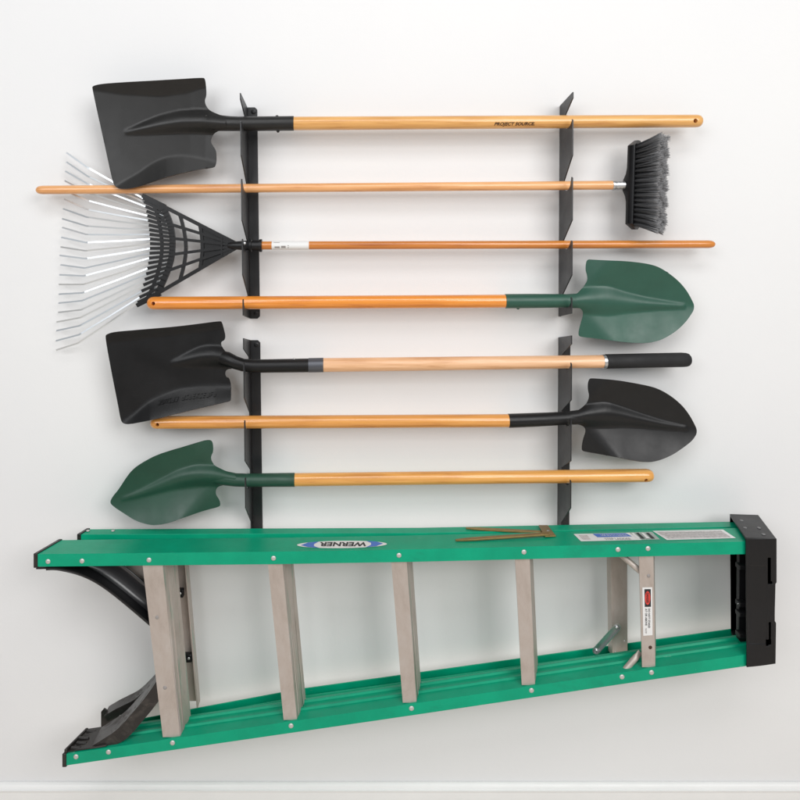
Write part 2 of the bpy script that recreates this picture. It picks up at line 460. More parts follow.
def ridge(spine, x, y):
    """spine: (x, y, halfwidth, height) with x ascending"""
    if x <= spine[0][0]:
        s = spine[0]; dx = (spine[0][0] - x)
        ys_, hw, h = s[1], s[2], s[3]
        fall = max(0, 1 - (dx / 3.0) ** 2) if s[3] < .004 or s[2] < 4 else 1
        h *= fall
    elif x >= spine[-1][0]:
        s = spine[-1]; dx = (x - spine[-1][0]); ys_, hw, h = s[1], s[2], s[3]
        h *= (max(0, 1 - (dx / 3.0) ** 2) if hw < 4 else 1)
    else:
        t = [(a[0], a[1:]) for a in spine]
        ys_ = sm([(a[0], a[1]) for a in spine], x); hw = sm([(a[0], a[2]) for a in spine], x); h = sm([(a[0], a[3]) for a in spine], x)
    v = (y - ys_) / hw
    if abs(v) >= 1.25: return 0
    c = math.cos(min(abs(v) / 1.25, 1) * math.pi / 2)
    return h * (c ** 1.25)
def sstep(t):
    t = min(max(t, 0), 1); return t * t * (3 - 2 * t)
def px_tube(parent, name, m, pts, n=24, smooth=50):
    """pts: (px, py, d, radius, squash-in-depth)"""
    bm = bmesh.new()
    tube(bm, [P(a, b, c) for a, b, c, r, s in pts], [p[3] for p in pts], n, [p[4] for p in pts])
    return obj(name, bm, m, parent, smooth=smooth)
def rivet(parent, p, r, h, m, nrm=Vector((0, -1, 0)), name='rivet', n=12):
    nrm = Vector(nrm).normalized(); u = nrm.orthogonal().normalized(); v = nrm.cross(u); p = Vector(p)
    bm = bmesh.new()
    loopsolid(bm, [[p + nrm * dd * h + (u * math.cos(a) + v * math.sin(a)) * rr * r for a in [2 * math.pi * k / n for k in range(n)]]
                   for rr, dd in ((1, -.3), (1, .15), (.85, .6), (.5, .92), (.15, 1.0))])
    return obj(name, bm, m, parent, smooth=60)
GS = 'shovels hanging on the racks'

# --- 1: square black shovel on top
t = thing('square_shovel', 'black square-point shovel with straw-coloured handle, topmost tool on the racks', 'shovel', P(390, 122, .065), GS)
spine1 = [(127, 132, 2.5, .0015), (140, 129, 5, .006), (160, 124.5, 8, .011), (180, 121.5, 9.5, .015), (200, 121, 10, .019), (212, 122, 10, .021), (226, 123, 9.5, .022)]
ft1 = [(92, 90), (120, 94), (160, 96), (185, 93), (206, 86)]; rt1 = [(92, 88), (100, 84), (204, 78)]
fb1 = [(113, 188), (122, 182), (140, 172), (152, 163), (166, 157), (184, 155), (204, 158), (216, 163)]; rb1 = [(113, 189), (118, 188.5), (140, 186), (180, 174), (216, 166)]
def softp(v, k):
    return 0 if v <= -k else (v if v >= k else (v + k) ** 2 / (4 * k))
def dep1(x, y):
    f = lerp1([(90, .080), (120, .075), (190, .060), (206, .058), (226, .062)], x) - .00016 * (y - 128)
    a, b = sm(ft1, x), sm(rt1, x)
    if y < a + 2: f += .0011 * lerp1([(92, .3), (120, .7), (160, 1), (206, 1)], x) * softp(a - y, 1.2) * S / .00255
    a, b = sm(fb1, x), sm(rb1, x)
    if y > a - 1: f += .0011 * lerp1([(113, .6), (130, .8), (160, 1), (216, 1)], x) * softp(y - a, 1.0)
    v = (y - 128) / 45; f += .004 * v * v
    return f + ridge(spine1, x, y)
o1 = [(92, 88), (92.6, 86), (100, 84), (120, 82.5), (150, 81), (180, 79.3), (203, 77.8), (205, 79), (206, 85), (206.5, 96), (204.6, 100), (205.5, 105), (209, 110), (215, 113), (223, 116),
      (226, 117), (226, 129.5), (222, 130), (216, 132), (212, 136), (210.5, 141), (212, 145), (216, 150), (216.6, 160), (215.5, 166), (213, 167.5), (200, 169), (180, 173.5), (160, 179), (140, 186), (128, 188.7), (118, 188.5), (113.5, 185), (110, 170), (104, 142)]
blade(o1, dep1, M['blackblade'], t)
px_tube(t, 'socket', M['blackblade'], [(203, 122, .058, .017, .6), (215, 122.6, .065, .0205, .75), (222, 123.2, .065, .0195, .85), (230, 123.6, .065, .0185, .95), (238, 123.8, .065, .0180, 1), (260, 123.7, .065, .0180, 1), (293.6, 123.4, .065, .0182, 1), (294, 123.4, .065, .0168, 1)])
h = obj('handle', handle_mesh(P(290, 123.5, .065), P(702, 121, .065), .0168, .0157, 'flat', 'round'), M['wood1'], t, smooth=60)
drill(h, 692.5, 121.8, .065, .0052, t)
rivet(t, P(277, 116.4, .065), .004, .003, M['blackblade'], (0, 0, 1)); rivet(t, P(278, 131, .065), .004, .004, M['blackblade'], (0, 0, -1)); rivet(t, P(206, 116, .089), .003, .0015, M['blackblade'])
hr = .0160
def on_handle(c_at, d, r, off=.0004):
    """px x + angle-ish offset (px below the axis) -> point on the handle's skin"""
    def fn(x, dy):
        c = P(x, c_at(x), d); z = -dy * S * (D - d) / D
        z = max(min(z, r * .98), -r * .98)
        return Vector((c.x, c.y - math.sqrt(r * r - z * z) - off, c.z + z))
    return fn
f1 = on_handle(lambda x: 123.4 - 2.4 * (x - 294) / 408, .065, .0162, .0009)
def printed(u, v): return f1(493 + u * 40 + 0 * v, 5.2 - v * 4.0)
# subdivide not needed: the lettering is small against the radius
map_text('printed_name', 'PROJECT SOURCE.', printed, M['brand'], t, shear=0.25, bold=0.03)

# --- 2: broom
t = thing('push_broom', 'long pale wooden broom with grey bristle head, second from top', 'broom', P(350, 187, .06))
h = obj('handle', handle_mesh(P(36, 190.0, .052), P(615, 185.2, .060), .0108, .0112, 'dome', 'flat'), M['wood2'], t, smooth=60)
px_tube(t, 'ferrule', M['steel'], [(612, 185.3, .060, .0122, 1), (613, 185.3, .060, .0128, 1), (615, 185.3, .060, .0118, 1), (617, 185.3, .060, .0118, 1), (618, 185.3, .060, .0126, 1), (619.5, 185.3, .060, .0116, 1), (621, 185.3, .060, .0124, 1), (622.5, 185.3, .061, .0114, 1), (627, 185.2, .062, .0116, 1)])
# block: oriented; axis 'across' vertical, bristles point right and toward the camera
bc = P(635.5, 185.5, .066); nd = Vector((math.cos(R(41)), -math.sin(R(41)), 0)).normalized(); wd = Vector((nd.y, -nd.x, 0)) * -1.0
zt_, zb_ = P(0, 140.5, .07).z, P(0, 229.5, .07).z
tilt = -0.03
def B(a, b, z):   # a along bristle direction, b across block width, z world height
    return bc + nd * a + wd * b + Vector((tilt * (bc.z - z) * 1.0, 0, z - bc.z))
bm = bmesh.new(); rings = []
for i in range(17):
    f = i / 16; z = zb_ + (zt_ - zb_) * f
    e = min(f, 1 - f) * (zt_ - zb_); k = min(1, math.sqrt(max(1 - (1 - min(e / .014, 1)) ** 2, .08)))
    hub = math.exp(-((z - bc.z) / .022) ** 2)
    w_ = .030 * k; th = .014 * k
    rings.append([B(*q, z) for q in [(.006, -w_), (.006, w_), (.0, w_ + .001 * k), (-th * .55, w_ * .92), (-th - .016 * hub, w_ * (.75 - .35 * hub)), (-th - .020 * hub, 0), (-th - .016 * hub, -w_ * (.75 - .35 * hub)), (-th * .55, -w_ * .92), (0, -w_ - .001 * k)]])
loopsolid(bm, rings); obj('broom_block', bm, M['plastic'], t, smooth=35)
bm = bmesh.new(); lay = bm.loops.layers.color.new('tip')
def strand(p0, p1, p2, r):
    pts = [p0, p1, p2]; rr = [r, r, r * .8]; cc = [0.0, 0.55, 1.0]
    u = Vector((0, 0, 1)); tdir = (p2 - p0).normalized(); u = (u - tdir * u.dot(tdir)).normalized(); v = tdir.cross(u)
    ang = rnd.random() * 2; R3 = []
    for p, q in zip(pts, rr): R3.append([bm.verts.new(p + (u * math.cos(ang + k * 2.094) + v * math.sin(ang + k * 2.094)) * q) for k in range(3)])
    for i in range(2):
        for k in range(3):
            f = bm.faces.new((R3[i][k], R3[i][(k + 1) % 3], R3[i + 1][(k + 1) % 3], R3[i + 1][k]))
            for lp in f.loops:
                c = cc[i] if lp.vert in R3[i] else cc[i + 1]; lp[lay] = (c, c, c, 1)
    f = bm.faces.new(R3[2]); 
    for lp in f.loops: lp[lay] = (1, 1, 1, 1)
rows = 17
for i in range(rows):
    for j in range(6):
        fz = (i + .5) / rows; fb = (j + .5) / 6 * 2 - 1
        z0 = zb_ + .010 + (zt_ - zb_ - .020) * fz; b0 = fb * .025; z0 += (j % 2 - .5) * .0062
        dark = rnd.uniform(.8, 1.1)
        for s in range(46):
            a = rnd.random() * 6.28; q = math.sqrt(rnd.random())
            r0 = .0026 * q; r1 = (.0076 + rnd.uniform(-.002, .003)) * q
            fl = (fz * 2 - 1); ln = .0655 + rnd.uniform(-.0025, .0015) + .003 * math.sin(i * 2.1 + j)
            p0 = B(.005, b0 + math.cos(a) * r0, z0 + math.sin(a) * r0)
            sp = .0145 * fl * abs(fl) ** .5 + .004 * fl; spb = .010 * fb
            p1 = B(ln * .55, b0 + spb * .5 + math.cos(a) * (r0 + (r1 - r0) * .5), z0 + sp * .45 + math.sin(a) * (r0 + (r1 - r0) * .5))
            p2 = B(ln, b0 + spb + math.cos(a) * r1 + rnd.gauss(0, .0012), z0 + sp + math.sin(a) * r1 + rnd.gauss(0, .0010))
            strand(p0, p1, p2, .00055)
o = obj('bristles', bm, M['bristle'], t)

# --- 3: leaf rake
t = thing('leaf_rake', 'leaf rake with fan of thin wire tines and black plastic head, reddish pole', 'rake', P(400, 245, .058))
obj('handle', handle_mesh(P(255, 245.5, .058), P(715, 244.2, .058), .0103, .0098, 'flat', 'dome'), M['wood3'], t, smooth=60)
c3 = lambda x: 245.5 - 1.3 * (x - 255) / 460
bm = bmesh.new()
n = 14
for i in range(n):
    pass
ringsA = []
for x in (272, 280, 290, 300, 309):
    c = P(x, c3(x), .058); rr = .01075
    ringsA.append([c + Vector((0, math.cos(a) * rr, math.sin(a) * rr)) for a in [2 * math.pi * k / 24 for k in range(24)]])
loopsolid(bm, ringsA)
lb = obj('paper_label', bm, M['white'], t, smooth=60)
f3 = on_handle(c3, .058, .01082)
for k_, (xa, xb, ya, yb) in enumerate([(275, 280, 1.0, 2.6), (281.5, 286, 0.4, 2.6), (288, 289, -.2, 2.6), (274, 280, -3.2, -2.8)]):
    bm = bmesh.new(); vs = [bm.verts.new(f3(*p)) for p in ((xa, ya), (xb, ya), (xb, yb), (xa, yb))]; bm.faces.new(vs); obj('label_print', bm, M['greyink'], lb)
dR = .056
px_tube(t, 'collar', M['plastic'], [(228, 245.4, dR, .006, 1), (233, 245.4, dR, .0095, 1), (240, 245.5, dR, .0112, 1), (249, 245.6, .057, .0125, 1), (249.5, 245.6, .057, .0150, 1), (251.5, 245.6, .057, .0150, 1), (252, 245.6, .057, .0130, 1), (259.5, 245.6, .057, .0132, 1), (260, 245.6, .058, .0160, 1), (262, 245.6, .058, .0160, 1), (262.2, 245.6, .058, .0108, 1)])
rivet(t, P(244.5, 243.3, .068), .0042, .0025, M['steel'])
# head built from bars in its own plane
hd = bmesh.new()
def bar(p, q, w0, w1=None, th=.006, d=.052, d2=None):
    w1 = w1 or w0; d2 = d if d2 is None else d2
    a = P(*p, d); b = P(*q, d2); tt = (b - a); tt.y = 0; tt.normalize(); nn = Vector((-tt.z, 0, tt.x)); k = S * .97 / 2
    A_ = [a + nn * w0 * k + Vector((0, -th / 2, 0)), a - nn * w0 * k + Vector((0, -th / 2, 0)), a - nn * w0 * k + Vector((0, th / 2, 0)), a + nn * w0 * k + Vector((0, th / 2, 0))]
    B_ = [b + nn * w1 * k + Vector((0, -th / 2, 0)), b - nn * w1 * k + Vector((0, -th / 2, 0)), b - nn * w1 * k + Vector((0, th / 2, 0)), b + nn * w1 * k + Vector((0, th / 2, 0))]
    prism(hd, A_, B_)
apex = (240, 245.5)
arcO = [(143, 197), (147, 212), (149.5, 229), (150.3, 246), (148.5, 264), (144, 284), (137.5, 304)]      # comb edge
arcM = [(152, 199.5), (157, 214), (160.5, 230), (162, 247), (160, 264), (154, 284), (146, 301)]
arcI = [(163, 207), (169, 220), (172, 233), (172.5, 246.5), (171, 260), (166, 275), (157.5, 294)]
def on(arc, u): return cr(arc, u)
for arc, w_, th_ in ((arcM, 3.2, .006), (arcI, 5.6, .009)):
    for i in range(24): bar(on(arc, i / 24), on(arc, (i + 1) / 24 + .004), w_, th=th_)
bar((142.5, 195.5), apex, 3.6, 3.6, .010); bar((137, 305.5), apex, 3.6, 3.6, .0104)
bar((142.5, 195.5), (165, 207.5), 4.0, 6, .008); bar((137, 305.5), (160, 293), 4.0, 6, .008)
for k, e in enumerate((.22, .40, .60, .79)): bar(on(arcI, e), apex, 3.0, 2.6, .0112 + .0005 * k)
# cross arcs
def edge_pt(side, x):
    (x0, y0) = (142.5, 195.5) if side else (137, 305.5)
    return (x, y0 + (apex[1] - y0) * (x - x0) / (apex[0] - x0))
for xe, bow in ((180, 6), (200, 2.5)):
    pts = []
    for i in range(9):
        u = i / 8; a = edge_pt(1, xe); b = edge_pt(0, xe); pts.append((a[0] + bow * math.sin(math.pi * u), a[1] + (b[1] - a[1]) * u))
    for a, b in zip(pts, pts[1:]): bar(a, b, 3.2, th=.009)
bar(edge_pt(1, 222), edge_pt(0, 222), 1.8, th=.0142)
# solid web by the socket
prism(hd, [P(*edge_pt(1, 201), .049), P(*edge_pt(0, 201), .049), P(240, 248, .049), P(240, 243, .049)], [P(*edge_pt(1, 201), .053), P(*edge_pt(0, 201), .053), P(240, 248, .053), P(240, 243, .053)])
NT = 22
for i in range(NT):
    u = (i + .5) / NT
    bar(on(arcO, u), on(arcI, u), 3.1, 2.5, .007)
obj('rake_head', hd, M['plastic'], t, smooth=30)
for i in range(NT):
    u = (i + .5) / NT; f = i / (NT - 1)
    r1 = on(arcI, u); r0 = on(arcO, u)
    kn = (87.5 - 8.7 * f ** 2 - 1.0 * f + 2 * math.sin(f * 3.14) * .3, 167.6 + 174.9 * f); tip = (67.3 - 11.5 * f ** .8 + rnd.uniform(-.8, .8), 152.7 + 197.3 * f + rnd.uniform(-.7, .7))
    kn = (kn[0] + rnd.uniform(-.4, .4), kn[1] + rnd.uniform(-.6, .6))
    bm = bmesh.new()
    wt, tt = .0021, .0006
    path = [P(r1[0] - 4, r1[1], .0485), P(r0[0], r0[1], .0480), P((r0[0] + kn[0]) / 2, (r0[1] + kn[1]) / 2 + .3, .0475), P(kn[0] + 2.0, kn[1] + (r0[1] - kn[1]) * 2 / 60, .046), P(kn[0], kn[1], .0445), P(*tip, .024 + rnd.uniform(-.003, .003))]
    rings = []
    for k, p in enumerate(path):
        a = path[max(k - 1, 0)]; b = path[min(k + 1, len(path) - 1)]; td = (b - a).normalized(); sv = Vector((-td.z, 0, td.x)).normalized(); fv = td.cross(sv)
        tw = R(6 + 26 * math.sin(i * 1.7)); s2 = sv * math.cos(tw) + fv * math.sin(tw); f2 = fv * math.cos(tw) - sv * math.sin(tw)
        rings.append([p + s2 * wt + f2 * tt, p - s2 * wt + f2 * tt, p - s2 * wt - f2 * tt, p + s2 * wt - f2 * tt])
    loopsolid(bm, rings); obj('tine', bm, M['tine'], t)

# --- 4: green pointed shovel pointing right
def point_depth(spine, edge_hi, edge_lo, xn, xt, base, dish, crease, tiprise=0.006):
    """spoon shape: dish rises toward both edges in front of the creases; flat shoulders behind them. xn neck px, xt tip px"""
    sg = 1 if xt > xn else -1
    def f(x, y):
        u = (x - xn) * sg; Lb = abs(xt - xn)
        ys_ = lerp1([(s[0], s[1]) for s in spine], x)
        v = abs(y - ys_)
        lim = max(u, 0) * crease
        k = 9.0
        e = min(v, lim) if abs(v - lim) > k else (v + lim) / 2 - (k * k + (v - lim) ** 2) / (4 * k) + 0.0
        e = max(e, 0)
        return base(u / Lb) + dish * (e / 40) ** 1.5 + tiprise * (u / Lb) ** 3 + ridge(spine, x, y)
    return f
t = thing('pointed_shovel', 'dark green pointed shovel with orange handle, blade to the right', 'shovel', P(430, 301, .065), GS)
spine4 = [(570, 301, 9.5, .021), (590, 300.5, 11.5, .020), (608, 301, 12.5, .016), (625, 302.5, 9, .012), (645, 304, 6, .009), (665, 305, 4, .006), (683, 306, 2.6, .003)]
dep4 = point_depth(spine4, None, None, 576, 694, lambda u: .060 + .004 * u, .024, 1.1)
o4 = [(570, 295.5), (576, 294.5), (581, 289.5), (585, 285), (587.5, 280), (587, 275), (585.4, 270), (586, 262), (588, 259.3), (592, 259.6), (610, 260.5), (630, 261.7), (645, 263.5), (657, 266.2), (668, 272.5), (678.7, 281), (686, 289.5), (690.5, 297), (695.5, 307.5),
      (688.5, 318.7), (682, 326), (675, 332), (667, 337), (659, 340.7), (647, 343.2), (630, 342.7), (612, 340.6), (595, 338.4), (581, 337), (578.3, 335.5), (579.3, 328), (582, 319), (583.4, 314), (582, 309.5), (577, 306.8), (570, 306.5)]
blade(o4, dep4, M['greenblade'], t)
px_tube(t, 'socket', M['greenblade'], [(505, 301.2, .065, .0165, 1), (505.3, 301.2, .065, .0178, 1), (530, 301, .065, .0178, 1), (555, 300.8, .065, .0170, 1), (566, 300.8, .065, .0165, 1), (574, 300.9, .065, .0180, .9), (584, 300.8, .064, .0185, .7), (596, 300.8, .062, .018, .5)])
h = obj('handle', handle_mesh(P(147.2, 303.2, .065), P(508, 301.2, .065), .0160, .0165, 'dome', 'flat'), M['wood4'], t, smooth=60)
drill(h, 155, 303, .065, .0045, t)
rivet(t, P(518, 308.2, .065), .004, .003, M['greenblade'], (0, 0, -1))

# --- 5: second square shovel
t = thing('square_shovel', 'black square-point shovel with pale wooden handle and black rubber grip', 'shovel', P(400, 363, .065), GS)
spine5 = [(172, 363.5, 3, .001), (186, 360, 6, .006), (200, 357, 9, .011), (212, 356, 9.5, .015), (228, 357.5, 8.5, .018)]
fb5 = [(118, 426), (127, 421), (149, 402), (165, 394), (180, 389), (205, 386.5), (231, 388)]; rb5 = [(118, 427), (130, 425), (155, 419), (205, 407), (231, 400)]
def dep5(x, y):
    f = lerp1([(105, .084), (130, .079), (215, .060), (231, .060)], x)
    a, b = sm(fb5, x), sm(rb5, x)
    if y > a - 5: f += .013 * lerp1([(118, .2), (150, 1), (231, 1)], x) * sstep((y - a + 5) / max(b - a + 8, 6)) + .0007 * max(y - a, 0) * lerp1([(118, .2), (150, 1), (231, 1)], x)
    tp = 336 - (x - 105) * .12
    if y < tp + 8: f += .010 * sstep((tp + 8 - y) / 12)
    return f + ridge(spine5, x, y)
o5 = [(105, 337), (106.5, 334.5), (114, 332), (140, 330), (174, 327.2), (200, 324), (220, 321.3), (222, 322.5), (223.8, 329), (225.5, 336), (224.5, 340.3), (221.5, 341.6), (220.8, 344), (222.5, 347.5), (226, 352), (231, 357),
      (233, 359), (233, 369), (228, 369), (225.6, 371), (225, 374.5), (226.5, 377.5), (229, 377.8), (231, 384), (231, 399), (230, 401.2), (226, 402), (205, 407), (180, 413), (155, 419.3), (130, 424.2), (124, 424), (120.8, 421), (118, 405), (112, 375)]
blade(o5, dep5, M['blackblade2'], t)
px_tube(t, 'neck', M['blackblade2'], [(206, 356.3, .058, .013, .6), (219, 357, .0625, .0165, .65), (227, 359, .069, .018, .9), (235, 362.5, .071, .0160, 1), (243, 365, .071, .0155, 1), (252, 366, .069, .0160, 1), (264, 366, .067, .0165, 1), (280, 365.8, .065, .0168, 1), (308, 365.4, .065, .0170, 1), (309, 365.3, .065, .0168, 1)])
px_tube(t, 'ferrule', mat('grey_band', (0.10, 0.105, 0.12), 0.4, metal=0.5), [(308.5, 365.3, .065, .0168, 1), (308.7, 365.3, .065, .0178, 1), (323.4, 365, .065, .0178, 1), (323.6, 365, .065, .0168, 1)])
obj('handle', handle_mesh(P(318, 365.1, .065), P(612, 361.4, .065), .0172, .0158, 'flat', 'flat'), M['wood5'], t, smooth=60)
px_tube(t, 'grip_ring', M['steel'], [(602.6, 361.5, .065, .0160, 1), (602.8, 361.5, .065, .0170, 1), (605.6, 361.4, .065, .0170, 1), (605.8, 361.4, .065, .0160, 1)])
px_tube(t, 'grip', M['rubber'], [(605.4, 361.4, .065, .0160, 1), (606, 361.4, .065, .0178, 1), (640, 360.6, .065, .0176, 1), (682, 359.8, .065, .0177, 1), (686, 359.8, .065, .0170, 1), (688.5, 359.8, .065, .0150, 1), (690, 359.8, .065, .011, 1), (690.4, 359.8, .065, .006, 1)])
rivet(t, P(294, 358.8, .066), .003, .002, M['steel'], (0, -.4, 1))
# worn raised lettering pressed in the lower wall of the blade (illegible in the photo)
bm = bmesh.new()
for k in range(17):
    if k == 6: continue
    x = 159 + k * 3.5; y = lerp1([(158, 402.5), (185, 397), (217, 393.5)], x)
    for (ax, ay, bx, by) in rnd.sample([(-.9, -2.6, -.9, 2.6), (.9, -2.6, .9, 2.6), (-1, -2.6, 1, -2.6), (-1, 0, 1, 0), (-1, 2.6, 1, 2.6), (-1, -2.6, 1, 2.6)], 3):
        L_ = []
        for s_, e_ in ((0, 0), (1, 1)):
            q = (x + (ax, bx)[s_] - .25 * (ay, by)[s_], y + (ay, by)[s_] * .85); L_.append(q)
        (x0, y0), (x1, y1) = L_; dx, dy = x1 - x0, y1 - y0; ln = math.hypot(dx, dy); nx, ny = -dy / ln * .45, dx / ln * .45
        rect = [(x0 + nx, y0 + ny), (x1 + nx, y1 + ny), (x1 - nx, y1 - ny), (x0 - nx, y0 - ny)]
        prism(bm, [P(a, b, dep5(a, b) + .0030) for a, b in rect], [P(a, b, dep5(a, b) - .0005) for a, b in rect])
obj('pressed_lettering', bm, M['blackblade2'], t)

# --- 6: black pointed shovel
t = thing('pointed_shovel', 'black pointed shovel with amber handle, blade to the right', 'shovel', P(430, 421, .065), GS)
spine6 = [(572, 418, 8.5, .020), (590, 415.5, 10, .020), (606, 414.5, 11, .018), (622, 416.5, 8.5, .013), (642, 420.5, 6, .009), (662, 424.5, 4, .006), (685, 428, 2.5, .003)]
dep6 = point_depth(spine6, None, None, 578, 696, lambda u: .060 + .004 * u, .030, 1.1)
o6 = [(570, 412.2), (576, 411.8), (582, 407.5), (587.5, 402.5), (589.3, 396), (587.8, 390), (587.6, 384), (589, 379), (592, 378.2), (611, 379.8), (632, 383), (652, 387), (660, 390), (668, 394.3), (676, 400), (683.5, 407), (688.5, 413.5), (693, 421), (698, 431.6),
      (693, 440), (687, 445), (680, 450), (674, 454), (667, 457.5), (660, 460.2), (652, 462), (644, 462), (634, 460.7), (610, 456), (590, 452.5), (582.3, 451.2), (581.5, 448), (583, 439), (585.6, 432), (585, 428), (582, 425.5), (577, 424.3), (570, 424.3)]
blade(o6, dep6, M['blackblade3'], t)
px_tube(t, 'socket', M['blackblade3'], [(508.3, 420.8, .065, .0160, 1), (508.6, 420.8, .065, .0170, 1), (530, 420, .065, .0168, 1), (555, 418.8, .065, .0160, 1), (566, 418.2, .065, .0158, 1), (574, 417.6, .065, .0170, .9), (584, 416.5, .064, .0180, .7), (596, 415.5, .062, .018, .5)])
h = obj('handle', handle_mesh(P(150.5, 422.6, .065), P(512, 420.7, .065), .0155, .0160, 'dome', 'flat'), M['wood6'], t, smooth=60)
drill(h, 159, 423.2, .065, .0042, t)

# --- 7: green pointed shovel pointing left
t = thing('pointed_shovel', 'dark green pointed shovel with golden handle, blade to the left', 'shovel', P(380, 478, .065), GS)
spine7 = [(123, 499, 2.5, .002), (140, 493.5, 4, .005), (158, 486.5, 6, .008), (178, 479, 8.5, .012), (196, 475.5, 9.5, .017), (212, 475.5, 9, .019), (228, 478, 8.5, .020), (236, 479.5, 8, .020)]
dep7 = point_depth(spine7, None, None, 226, 111, lambda u: .060 + .004 * u, .026, 1.0)
o7 = [(109.5, 502.5), (113, 496), (118, 490.5), (127, 476.5), (133, 469.5), (140, 464.3), (155, 456), (170, 451), (183, 447.3), (195, 443.5), (205, 440.3), (211, 440), (213, 443), (213.5, 451.5), (211, 456), (211.3, 461), (214.5, 465.5), (220.5, 468.5), (228, 472),
      (236, 473.8), (236, 485.2), (228, 485), (221, 485.5), (217, 487.5), (215.6, 491), (216.2, 495.5), (219.5, 500), (220.6, 505), (218.8, 507), (205, 510.3), (183, 518), (170, 522.6), (160, 524.8), (150, 525.3), (136, 521.2), (124, 513.5), (114, 507)]
blade(o7, dep7, M['greenblade2'], t)
px_tube(t, 'socket', M['greenblade2'], [(205, 476, .062, .016, .5), (216, 476.8, .064, .0175, .7), (226, 478.4, .065, .0170, .9), (235, 479.8, .065, .0158, 1), (245, 480.2, .065, .0158, 1), (270, 480, .065, .0162, 1), (294.6, 479.8, .065, .0166, 1), (295, 479.8, .065, .0156, 1)])
h = obj('handle', handle_mesh(P(291, 479.8, .065), P(653.5, 475.4, .065), .0160, .0158, 'flat', 'dome'), M['wood7'], t, smooth=60)
drill(h, 643.8, 478.4, .065, .0042, t)

# ------------------------------------------------------------------ ladder
lad = thing('stepladder', 'green fibreglass stepladder folded shut and hung sideways under the tools', 'ladder', P(400, 640, .12))
DN, DFR = .195, .120          # front rails: near flange face, far edge
RN, RF = .088, .056           # rear rails
FW, TW = .0285, .0035
def pl(pts, x): return lerp1(pts, x)
top_near = [(30, 554.2), (280, 551.6), (420, 549.2), (580, 545.3), (760, 541.2)]      # outer edge of the top front rail at DN
bot_near = [(56, 766.0), (400, 716.5), (760, 662.6)]
bot_web = [(56, 755.4), (400, 705.6), (760, 652.0)]                                     # level of the lower front web
top_rear = [(70, 529.2), (420, 527.6), (760, 521.0)]                                    # outer edge at RF
bot_rear_in = [(95, 726.5), (300, 688.5), (760, 624.5)]                                 # inner flange edge at RF
def channel(xs, edge, dref, inward, dn, df, fw, tw, ribs, shear0=0, bump_out=True, bump_h=.001):
    """C channel open towards the steps; one ring per px station"""
    rings = []
    for k, x in enumerate(xs):
        zz = P(x, pl(edge, x), dref).z; xx = P(x, 0, dref).x; wd_ = dn - df
        c = [(0.0, 0.0)]
        for rb in ribs: c += [(0, rb - .002), (-bump_h if bump_out else 0, rb), (-bump_h if bump_out else 0, rb + .003), (0, rb + .014)]
        c += [(0, wd_), (fw, wd_), (fw, wd_ - tw), (tw, wd_ - tw)]
        for rb in reversed(ribs): c += [(tw, rb + .004), (tw, rb - .004)]
        c += [(tw, tw), (fw, tw), (fw, 0)]
        ring = []
        for i_, e in c:
            sh = shear0 * e if k == 0 else 0
            ring.append(Vector((xx + sh, -(dn - e), zz + inward * i_)))
        rings.append(ring)
    bm = bmesh.new(); loopsolid(bm, rings)
    bmesh.ops.triangulate(bm, faces=[f for f in bm.faces if len(f.verts) > 4], ngon_method='EAR_CLIP')
    return bm
xs_f = [36, 120, 200, 280, 350, 420, 500, 580, 660, 764]
tf = obj('front_rail', channel(xs_f, top_near, DN, -1, DN, DFR, FW, TW, (.037,), .33, bump_out=False), M['ladder'], lad, bevel=.0020)
bf = obj('front_rail', channel([65] + xs_f[1:], bot_web, DN, -1, DN, DFR, .0262, TW, (.034, .060), .33, bump_h=.0042), M['ladder'], lad, bevel=.0013)
tr = obj('rear_rail', channel([85, 160, 240, 330, 420, 540, 660, 752], top_rear, RF, -1, RN, RF, .0145, .003, (), .3), M['ladder'], lad, bevel=.0009)
# bottom rear rail: outer edge from its inner flange edge
bre = [(x, y + .023 / (S * (D - RF) / D)) for x, y in bot_rear_in]
br = obj('rear_rail', channel([104, 200, 300, 420, 540, 660, 752], bre, RF, 1, RN, RF, .023, .003, (), .3), M['ladder'], lad, bevel=.0009)

# end caps (rubber feet) on the rails
def foot(x, edge, dref, inward, dn, df, fw, sh):
    zz = P(x, pl(edge, x), dref).z; xx = P(x, 0, dref).x; bm = bmesh.new(); o_ = .0022; wd_ = dn - df
    ring = [(-o_, -o_), (-o_, wd_ + o_), (fw + o_, wd_ + o_), (fw + o_, wd_ - .007), (.007, wd_ - .007), (.007, .007), (fw + o_, .007), (fw + o_, -o_)]
    def rg(off): return [Vector((xx + sh * e + off, -(dn - e), zz + inward * i_)) for i_, e in ring]
    loopsolid(bm, [rg(-.004), rg(.0045)]); bmesh.ops.triangulate(bm, faces=[f for f in bm.faces if len(f.verts) > 4], ngon_method='EAR_CLIP')
    obj('foot', bm, M['dusty'], lad, bevel=.0012)
foot(35.8, top_near, DN, -1, DN, DFR, FW, .33); foot(64.5, bot_web, DN, -1, DN, DFR, .0262, .33)
foot(84, top_rear, RF, -1, RN, RF, .0145, .3); foot(104, bre, RF, 1, RN, RF, .023, .3)
